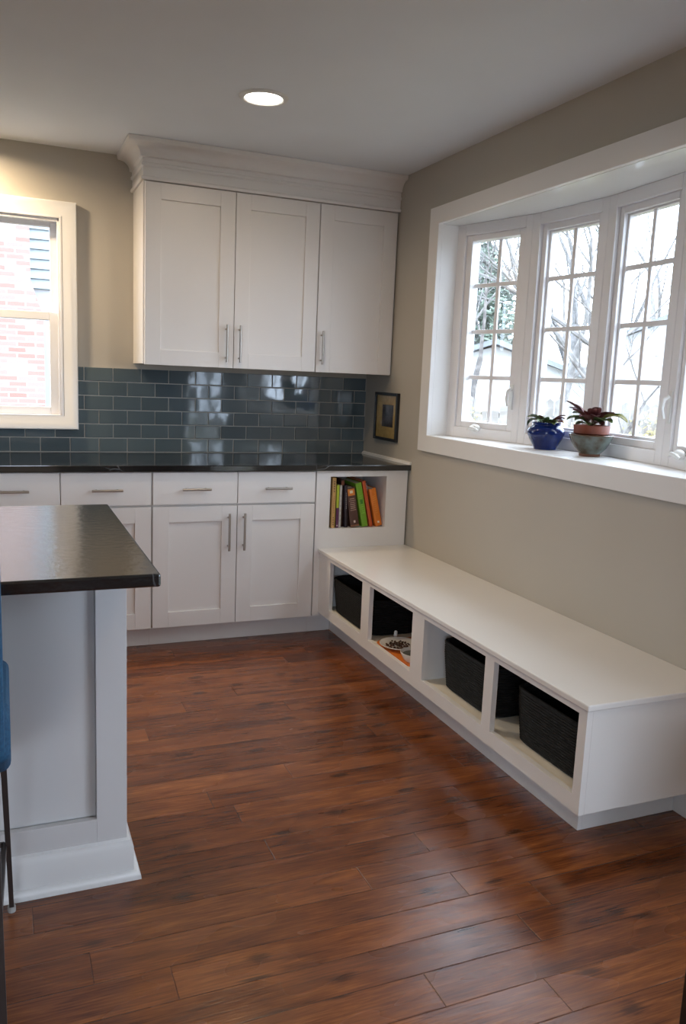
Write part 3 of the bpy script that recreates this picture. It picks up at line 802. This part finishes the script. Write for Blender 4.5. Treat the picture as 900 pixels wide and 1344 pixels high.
# =================================================================== DARK CHAIR at the lower right edge (only a leg edge shows)
DW = mat_two('espresso wood', (.014, .009, .008), (.03, .018, .013), 14, .4)
e = empty('dining_chair', (-.50, -3.63, 0), 'dark espresso wooden chair leg at the lower right corner', 'chair')
cx0, cx1, cy0, cy1 = -.722, -.30, -3.84, -3.405
for x, y, h in ((cx0, cy1, .44), (cx1-.035, cy1, .44), (cx0, cy0, .92), (cx1-.035, cy0, .92)):
    obox('leg', DW, e, x, x+.035, y-.035 if y == cy1 else y, y if y == cy1 else y+.035, 0, h, bevel=.003)
obox('seat', DW, e, cx0-.0+.001, cx1, cy0+.036, cy1, .44, .465, bevel=.006)
b = MB()
for z in (.60, .74, .86): b.box(cx0+.035, cx1-.035, cy0+.008, cy0+.024, z, z+.05)
b.build('backrest', DW, e, bevel=.003)

# =================================================================== POTS on the sill
LEAFG = mat_two('green leaf', (.045, .085, .022), (.13, .19, .06), 30, .38, .35, .65)
LEAFR = mat_two('maroon leaf', (.075, .018, .020), (.15, .045, .035), 30, .38, .35, .65)
LEAFY = mat_two('yellow green leaf', (.20, .21, .05), (.30, .27, .08), 30, .45, .35, .65)
def leaves(c, specs, name, parent):
    """specs: azimuth, length, width, rise angle, droop, material index; leaf blades with thickness"""
    b = MB(); bm = b.bm
    for az, Ln, Wd, rise, droop, mi in specs:
        a = R(az); d = Vector((math.cos(a), math.sin(a), 0)); sd = Vector((-math.sin(a), math.cos(a), 0))
        b.mi = mi
        # stalk
        p0 = Vector(c); ang = R(rise)
        st = p0 + d*Ln*.30 + Vector((0, 0, math.sin(ang)*Ln*.30))
        b.tube([p0, (p0+st)/2+Vector((0, 0, .004)), st], [.0022, .0018, .0015], 5)
        n0 = len(bm.faces); n = 9; rows = []
        pos = st.copy(); an = ang
        for i in range(n):
            t = i/(n-1); w = Wd/2*math.sin(PI*min(1, t*.94+.04))**.7*(1-.25*t)
            up = Vector((0, 0, 1))*math.cos(an)-d*math.sin(an)
            rows.append([pos-sd*w+up*w*.35, pos-sd*w*.5+up*w*.06, pos.copy()-up*.0012, pos+sd*w*.5+up*w*.06, pos+sd*w+up*w*.35])
            an -= R(droop)/(n-1); pos = pos+(d*math.cos(an)+Vector((0, 0, 1))*math.sin(an))*(Ln*.72/(n-1))
        top = [[bm.verts.new(v+Vector((0, 0, .0008))) for v in r] for r in rows]; bot = [[bm.verts.new(v-Vector((0, 0, .0008))) for v in r] for r in rows]
        for i in range(n-1):
            for k in range(4):
                bm.faces.new([top[i][k], top[i][k+1], top[i+1][k+1], top[i+1][k]]); bm.faces.new([bot[i][k], bot[i+1][k], bot[i+1][k+1], bot[i][k+1]])
            bm.faces.new([top[i][0], top[i+1][0], bot[i+1][0], bot[i][0]]); bm.faces.new([top[i][4], bot[i][4], bot[i+1][4], top[i+1][4]])
        bm.faces.new(top[0]+bot[0][::-1]); bm.faces.new(top[-1][::-1]+bot[-1])
        b._mark(n0)
    return b.build(name, [LEAFG, LEAFR, LEAFY], parent, smooth=True)
SZ = BZ0
px, py = .165, -1.580
e = empty('potted_plant', (px, py, SZ), 'glossy cobalt blue pot with a small low plant on the window sill', 'potted plant', 'plants on the window sill')
b = MB(); b.lathe((px, py, SZ), [(0, .002), (.042, .002), (.044, 0), (.047, 0), (.048, .006), (.056, .020), (.071, .046), (.0795, .066), (.0805, .078), (.074, .092), (.062, .100), (.057, .104), (.058, .110), (.062, .114), (.062, .117), (.057, .117), (.053, .110), (.053, .096), (.05, .09), (0, .09)], 48)
b.build('pot', BLUEGLZ, e, smooth=True)
b = MB(); b.lathe((px, py, SZ), [(0, .100), (.052, .098), (.053, .091), (0, .091)], 24); b.build('soil', SOIL, e, smooth=True)
leaves((px, py, SZ+.100), [(115, .105, .040, 40, 105, 0), (95, .085, .036, 55, 70, 0), (150, .080, .036, 62, 60, 0), (-60, .085, .034, 52, 60, 1), (-80, .095, .034, 30, 40, 1), (-95, .08, .034, 42, 60, 0), (205, .080, .036, 44, 70, 0), (255, .085, .038, 32, 60, 0), (30, .09, .036, 48, 80, 0), (-10, .08, .034, 45, 60, 1), (180, .06, .03, 70, 40, 1), (130, .09, .04, 50, 60, 0), (225, .08, .038, 50, 50, 0), (-40, .085, .036, 58, 50, 1), (75, .09, .04, 35, 60, 0)], 'leaves', e)
px, py = .165, -1.878
b = MB(); b.lathe((px, py, SZ), [(0, .003), (.034, .003), (.036, 0), (.040, 0), (.040, .010), (.046, .016), (.064, .036), (.078, .060), (.0865, .082), (.087, .086), (.084, .087), (.080, .080), (.070, .056), (.052, .030), (.034, .018), (0, .016)], 48)
o = b.build('ceramic_bowl', BOWLG, smooth=True)
tag(o, 'grey-green glazed footed bowl holding the terracotta plant pot on the sill', 'bowl')
MB().lathe((px, py, SZ), [(.0405, .0005), (.0412, .0005), (.0415, .011), (.0405, .0115)], 40).build('foot_ring', paint('unglazed brown foot', (.12, .045, .018), .5), o, smooth=True)
MB().lathe((px, py, SZ), [(.0860, .0825), (.0880, .0865), (.0855, .0885), (.0820, .0865), (.0830, .0850)], 48).build('rim', paint('brown glazed rim', (.085, .045, .022), .25), o, smooth=True)
e = empty('potted_plant', (px, py, SZ+.021), 'terracotta pot of maroon and green leaves sitting in the glazed bowl', 'potted plant', 'plants on the window sill')
b = MB(); b.lathe((px, py, SZ+.0215), [(0, 0), (.036, 0), (.044, .022), (.058, .062), (.063, .068), (.0695, .071), (.0715, .100), (.0705, .104), (.066, .104), (.063, .096), (.0, .094)], 40)
b.build('pot', TERRA, e, smooth=True)
b = MB(); b.lathe((px, py, SZ+.0215), [(0, .100), (.060, .098), (.062, .095), (0, .095)], 24); b.build('soil', SOIL, e, smooth=True)
leaves((px, py, SZ+.120), [(105, .105, .044, 58, 70, 0), (120, .11, .05, 40, 70, 0), (140, .13, .050, 66, 42, 1), (100, .085, .045, 22, 60, 0), (165, .10, .045, 62, 50, 1), (200, .10, .045, 48, 60, 1), (240, .105, .046, 50, 60, 1), (-105, .11, .046, 36, 50, 0), (-75, .165, .050, 40, 76, 2), (-60, .125, .046, 45, 50, 0), (-85, .12, .046, 52, 55, 1), (-30, .11, .045, 50, 60, 1), (20, .11, .045, 52, 60, 1), (60, .10, .045, 55, 60, 1), (220, .075, .04, 30, 60, 0), (255, .10, .04, 28, 60, 1), (180, .07, .04, 75, 30, 1), (110, .12, .05, 55, 45, 1), (130, .10, .045, 75, 40, 1), (-120, .12, .048, 60, 45, 1), (-95, .13, .05, 30, 50, 0), (150, .09, .045, 45, 60, 0), (230, .12, .05, 58, 50, 1), (90, .11, .045, 30, 50, 0)], 'leaves', e)

# =================================================================== OUTDOORS
GZ = -.6
GRASS = mat_two('winter lawn', (.08, .07, .04), (.14, .12, .07), 3, .95)
struct(MB().box(-30, 60, -40, 60, GZ-.3, GZ).build('ground', GRASS))
BR = mat_brick()
b = MB()
zs_ = [(-4.6, GZ), (-1.533, GZ), (-1.54, 1.93), (-1.68, 2.36), (-1.70, 6.5), (-4.6, 6.5)]
b.prism([(x, 6.2, z) for x, z in zs_], (0, .55, 0))
tag(b.build('brick_chimney', BR), 'red brick chimney of the house next door, seen through the sink window', 'chimney')
SID = paint('pale lap siding', (.29, .33, .35), .6)
e = empty('neighbour_house', (-1.2, 7.4, GZ), 'pale blue-white lap-sided house wall beyond the brick chimney', 'house')
b = MB(); b.box(-5.6, 1.0, 6.80, 11.0, GZ, 2.31); b.build('foundation_wall', paint('pale stucco', (.36, .36, .37), .8), e)
b = MB(); z = 2.32
while z < 5.9:
    b.prism([(-5.6, 6.795, z), (-5.6, 6.755, z), (-5.6, 6.785, z+.118), (-5.6, 6.795, z+.118)], (6.6, 0, 0)); z += .12
b.build('lap_siding', SID, e)
b = MB(); b.box(-5.6, 1.0, 6.796, 11.0, 2.31, 6.0); b.build('upper_wall', SID, e)
b = MB(); b.prism([(-5.8, 6.5, 6.0), (-5.8, 9.0, 7.6), (-5.8, 11.3, 6.0)], (7.0, 0, 0)); b.build('roof', paint('grey shingle', (.12, .12, .13), .9), e)

FEN = mat_two('weathered fence wood', (.20, .185, .17), (.28, .26, .24), 5, .9)
A, B_ = Vector((3.2, 9.6, 0)), Vector((11.5, 2.2, 0))
dv = (B_-A); L_ = dv.length; dv.normalize(); nv = Vector((-dv.y, dv.x, 0))
e = empty('wooden_fence', (*((A+B_)/2).xy, GZ), 'weathered vertical board fence across the yard outside the bow window', 'fence')
b = MB(); k = 0.0
while k < L_:
    p_ = A+dv*k; h_ = 1.70+.03*random.random(); w_ = .135
    b.prism([tuple(p_+Vector((0, 0, GZ))), tuple(p_+dv*w_+Vector((0, 0, GZ))), tuple(p_+dv*w_+Vector((0, 0, GZ+h_))), tuple(p_+dv*w_*.5+Vector((0, 0, GZ+h_+.05))), tuple(p_+Vector((0, 0, GZ+h_)))], nv*.02); k += .15
b.build('fence_boards', FEN, e)
b = MB()
for z in (.3, 1.4): b.prism([tuple(A+nv*.02+Vector((0, 0, GZ+z))), tuple(B_+nv*.02+Vector((0, 0, GZ+z))), tuple(B_+nv*.02+Vector((0, 0, GZ+z+.09))), tuple(A+nv*.02+Vector((0, 0, GZ+z+.09)))], nv*.04)
b.build('rail', FEN, e)

HW = paint('pale house wall', (.46, .46, .46), .7); ROOFG = paint('light grey shingle', (.19, .205, .23), .9); HWIN = paint('grey window pane', (.15, .15, .18), .3)
def house(c, ang, w, d, h, rf, label, wins=()):
    e = empty('house', (c[0], c[1], GZ), label, 'house')
    Mx = Matrix.Translation((c[0], c[1], GZ)) @ Matrix.Rotation(R(ang), 4, 'Z')
    b = MB(); b.box(-w/2, w/2, -d/2, d/2, 0, h); b.prism([(-w/2, -d/2, h), (w/2, -d/2, h), (0, -d/2, h+rf*.94)], (0, d, 0)); b.xform(Mx).build('walls', HW, e)
    b = MB()
    for s in (-1, 1):
        b.prism([(s*(w/2+.3), -d/2-.3, h-.12), (0, -d/2-.3, h+rf), (0, -d/2-.3, h+rf+.14), (s*(w/2+.3), -d/2-.3, h+.02)], (0, d+.6, 0))
    b.xform(Mx).build('roof', ROOFG, e)
    for x, z, ww, hh in wins:
        b = MB(); b.box(x-ww/2, x+ww/2, -d/2-.03, -d/2+.01, z-hh/2, z+hh/2); b.xform(Mx).build('window', HWIN, e)
    return e
house((12.4, 17.6), -35, 5.2, 7, 2.15, .9, 'low white gabled garage with grey roof beyond the fence, at the left light', [(-.9, 1.1, .8, .8)])
house((20.2, 14.6), -42, 9, 8, 3.3, 2.0, 'white gabled house with a grey window behind the bare tree', [(-1.2, 2.2, 1.0, 1.1), (1.6, 2.2, 1.0, 1.1)])

def tree(name, base, h, r0, lean, seed, label, mat, depth=5, spread=34, first=.32, group='bare trees beyond the bow window'):
    rnd = random.Random(seed); b = MB()
    def grow(p, d, L, r, lv):
        n = 4 if lv < 2 else 3; q = [p]; rad = [r]; dd = d.copy()
        for i in range(n):
            dd = (dd+Vector((rnd.gauss(0, .09), rnd.gauss(0, .09), rnd.gauss(.02, .05)))).normalized()
            q.append(q[-1]+dd*L/n); rad.append(r*(1-.45*(i+1)/n))
        b.tube(q, rad, 8 if lv < 2 else 4, cap=False)
        if lv >= depth: return
        k = 3 if lv < 3 else 4
        for j in range(k):
            i = n if j == 0 else rnd.randint(1 if lv else 2, n)
            a = R(rnd.uniform(spread*.6, spread*1.5) if j else rnd.uniform(5, 20)); ax = dd.orthogonal().normalized(); ax.rotate(Matrix.Rotation(rnd.uniform(0, 2*PI), 3, dd) )
            nd = dd.copy(); nd.rotate(Matrix.Rotation(a, 3, ax))
            grow(q[i], nd, L*rnd.uniform(.58, .80), rad[i]*(.78 if j == 0 else .55), lv+1)
    grow(Vector((base[0], base[1], GZ)), Vector(lean).normalized(), h*first, r0, 0)
    return tag(b.build(name, mat, smooth=True), label, 'tree', group)
tree('bare_tree', (7.9, 6.9), 10.5, .17, (.02, .03, 1), 11, 'leaning forked bare tree in front of the white house, seen through the third light', BARK, 5, 36)
tree('bare_tree', (8.6, 9.8), 9.0, .13, (-.05, 0, 1), 23, 'slender bare tree behind the fence, seen through the second light', BARK, 5, 32)
tree('bare_tree', (6.6, 9.9), 8.0, .10, (.05, .0, 1), 31, 'thin bare tree with fine twigs, seen through the left light', BARKD, 5, 34)
tree('bare_tree', (12.4, 9.7), 13.0, .26, (-.02, 0.03, 1), 47, 'tall pale trunk reaching past the top of the third light', BARK, 5, 30)
tree('bare_tree', (5.75, 4.45), 5.4, .085, (.03, -.01, 1), 5, 'small forked tree with crooked limbs nearest the third light', BARKD, 5, 42)
tree('bare_tree', (14.4, 20.5), 13.0, .20, (0, 0, 1), 71, 'woodland tree behind the garage, nearest its ridge', BARK, 5, 34)
tree('bare_tree', (15.3, 19.9), 14.0, .20, (0, 0, 1), 73, 'woodland tree with fine twigs left of the second light', BARK, 5, 34)
tree('bare_tree', (17.5, 18.2), 13.0, .22, (0, 0, 1), 79, 'woodland tree behind the white house, left end', BARK, 5, 36)
tree('bare_tree', (19.6, 21.0), 15.0, .24, (0, 0, 1), 83, 'woodland tree behind the white house, middle', BARK, 5, 36)
tree('bare_tree', (22.5, 21.5), 15.0, .24, (0, 0, 1), 89, 'woodland tree behind the white house, right end', BARK, 5, 36)
tree('bare_tree', (16.5, 19.0), 13.0, .26, (0, 0, 1), 53, 'distant bare tree rising over the white house roof', BARK, 5, 34)
tree('bare_tree', (9.5, 14.5), 9.0, .14, (0, .03, 1), 61, 'distant bare tree beside the low garage', BARK, 5, 36)

def leafy(name, c, a, bb, cc, n, size, seed, label, mat, cat, trunk=True, cone=False):
    rnd = random.Random(seed)
    e = empty(name, (c[0], c[1], GZ), label, cat)
    b = MB(); bm = b.bm
    for i in range(n):
        while True:
            v = Vector((rnd.uniform(-1, 1), rnd.uniform(-1, 1), rnd.uniform(-1, 1)))
            if .25 < v.length < 1: break
        tpr = (1-(v.z+1)/2*.75) if cone else 1
        p_ = Vector((c[0]+v.x*a*tpr, c[1]+v.y*bb*tpr, GZ+c[2]+v.z*cc))
        u = Vector((rnd.gauss(0, 1), rnd.gauss(0, 1), rnd.gauss(0, 1))).normalized(); w = u.orthogonal().normalized(); s = size*rnd.uniform(.6, 1.3)
        q = [p_-u*s, p_+w*s*.4, p_+u*s, p_-w*s*.4]
        bm.faces.new([bm.verts.new(x) for x in q])
    b.build('foliage', mat, e)
    t = MB(); t.tube([(c[0], c[1], GZ), (c[0]+.02, c[1], GZ+c[2]*.7), (c[0], c[1], GZ+c[2]+cc*.5)], [.09*a, .06*a, .02*a], 7); t.build('trunk', BARKD, e)
    return e
EVG = mat_two('hazed evergreen needles', (.085, .12, .09), (.14, .18, .135), 2, .8)  # needle green lightened, so the outdoor haze is in the colour
DRY = mat_two('dry yellow leaves', (.20, .17, .08), (.30, .27, .15), 2, .85)
leafy('evergreen_tree', (13.5, 21.0, 4.4), 2.3, 2.3, 3.2, 6500, .15, 3, 'dark green evergreen seen through the left light', EVG, 'tree', cone=True)
leafy('evergreen_tree', (14.0, 15.0, 9.0), 1.3, 1.3, 2.7, 3600, .15, 4, 'tall evergreen crown at the top of the second light', EVG, 'tree', cone=True)
for i, (x, y, r_, h_, lab) in enumerate([(4.9, 7.2, .75, .85, 'dry yellow shrub in front of the fence, seen through the left light'), (6.2, 6.1, .8, .75, 'dry yellow shrub in front of the fence, behind the blue pot'), (7.3, 5.2, .7, .85, 'dry yellow shrub in front of the fence, low in the third light')]):
    leafy('shrub', (x, y, h_), r_, r_, h_, 1500, .05, 80+i, lab, DRY, 'shrub')

# =================================================================== LIGHT
w = bpy.data.worlds.new('overcast sky'); bpy.context.scene.world = w; w.use_nodes = True
nt = w.node_tree; bg = nt.nodes['Background']
tc = N(nt, 'ShaderNodeTexCoord'); sp = N(nt, 'ShaderNodeSeparateXYZ'); nt.links.new(tc.outputs['Generated'], sp.inputs[0])
rp = N(nt, 'ShaderNodeValToRGB'); rp.color_ramp.elements[0].position = .0; rp.color_ramp.elements[0].color = (.66, .80, .99, 1)
rp.color_ramp.elements[1].position = .8; rp.color_ramp.elements[1].color = (.73, .86, 1.0, 1)
nt.links.new(sp.outputs[2], rp.inputs['Fac']); nt.links.new(rp.outputs['Color'], bg.inputs['Color'])
bg.inputs['Strength'].default_value = 11.0

def portal(loc, rot, sx, sy):
    l = bpy.data.lights.new('window_portal', 'AREA'); l.shape = 'RECTANGLE'; l.size = sx; l.size_y = sy; l.cycles.is_portal = True
    o = bpy.data.objects.new('window_portal', l); C.objects.link(o); o.location = loc; o.rotation_euler = rot
# each portal's -Z axis faces into the room
for i, an in enumerate(ANG):
    a = R(an); c = (Vector((*pts[i], 0))+Vector((*pts[i+1], 0)))/2 + Vector((math.cos(a), math.sin(a), 0))*.095
    portal((c.x, c.y, 1.61), (R(90), 0, R(90)+a), .37, .92)
portal((.10, (DY0+DY1)/2, 1.0), (R(90), 0, R(90)), 1.66, 2.0)
portal(((WX0+WX1)/2, .19, 1.6), (R(90), 0, R(180)), .88, 1.0)
portal((-3.375, YF-.17, 1.45), (R(90), 0, 0), 1.8, 1.26)

# =================================================================== CAMERA
cam = bpy.data.cameras.new('camera'); co = bpy.data.objects.new('camera', cam); C.objects.link(co)
cam.sensor_fit = 'VERTICAL'; cam.sensor_height = 36; cam.lens = 1067.1234*36/1344
yaw, pit, rol = .3990, .1629, .0424
cy_, sy_ = math.cos(yaw), math.sin(yaw); cp, sp_ = math.cos(pit), math.sin(pit)
f = Vector((sy_*cp, cy_*cp, -sp_)); rt = Vector((cy_, -sy_, 0)); up = rt.cross(f)
r2 = rt*math.cos(rol)+up*math.sin(rol); u2 = -rt*math.sin(rol)+up*math.cos(rol)
co.matrix_world = Matrix(((r2.x, u2.x, -f.x, -2.0251), (r2.y, u2.y, -f.y, -4.5315), (r2.z, u2.z, -f.z, 1.3598), (0, 0, 0, 1)))
cam.clip_start = .02; cam.clip_end = 200
sc = bpy.context.scene; sc.camera = co
sc.view_settings.view_transform = 'Standard'; sc.view_settings.look = 'None'; sc.view_settings.gamma = 1.0; sc.view_settings.exposure = 0.10
sc.view_settings.use_curve_mapping = False
cy = sc.cycles; cy.use_denoising = True; cy.max_bounces = 10; cy.diffuse_bounces = 6; cy.glossy_bounces = 4; cy.transparent_max_bounces = 12; cy.sample_clamp_indirect = 6.0; cy.caustics_reflective = False; cy.caustics_refractive = False
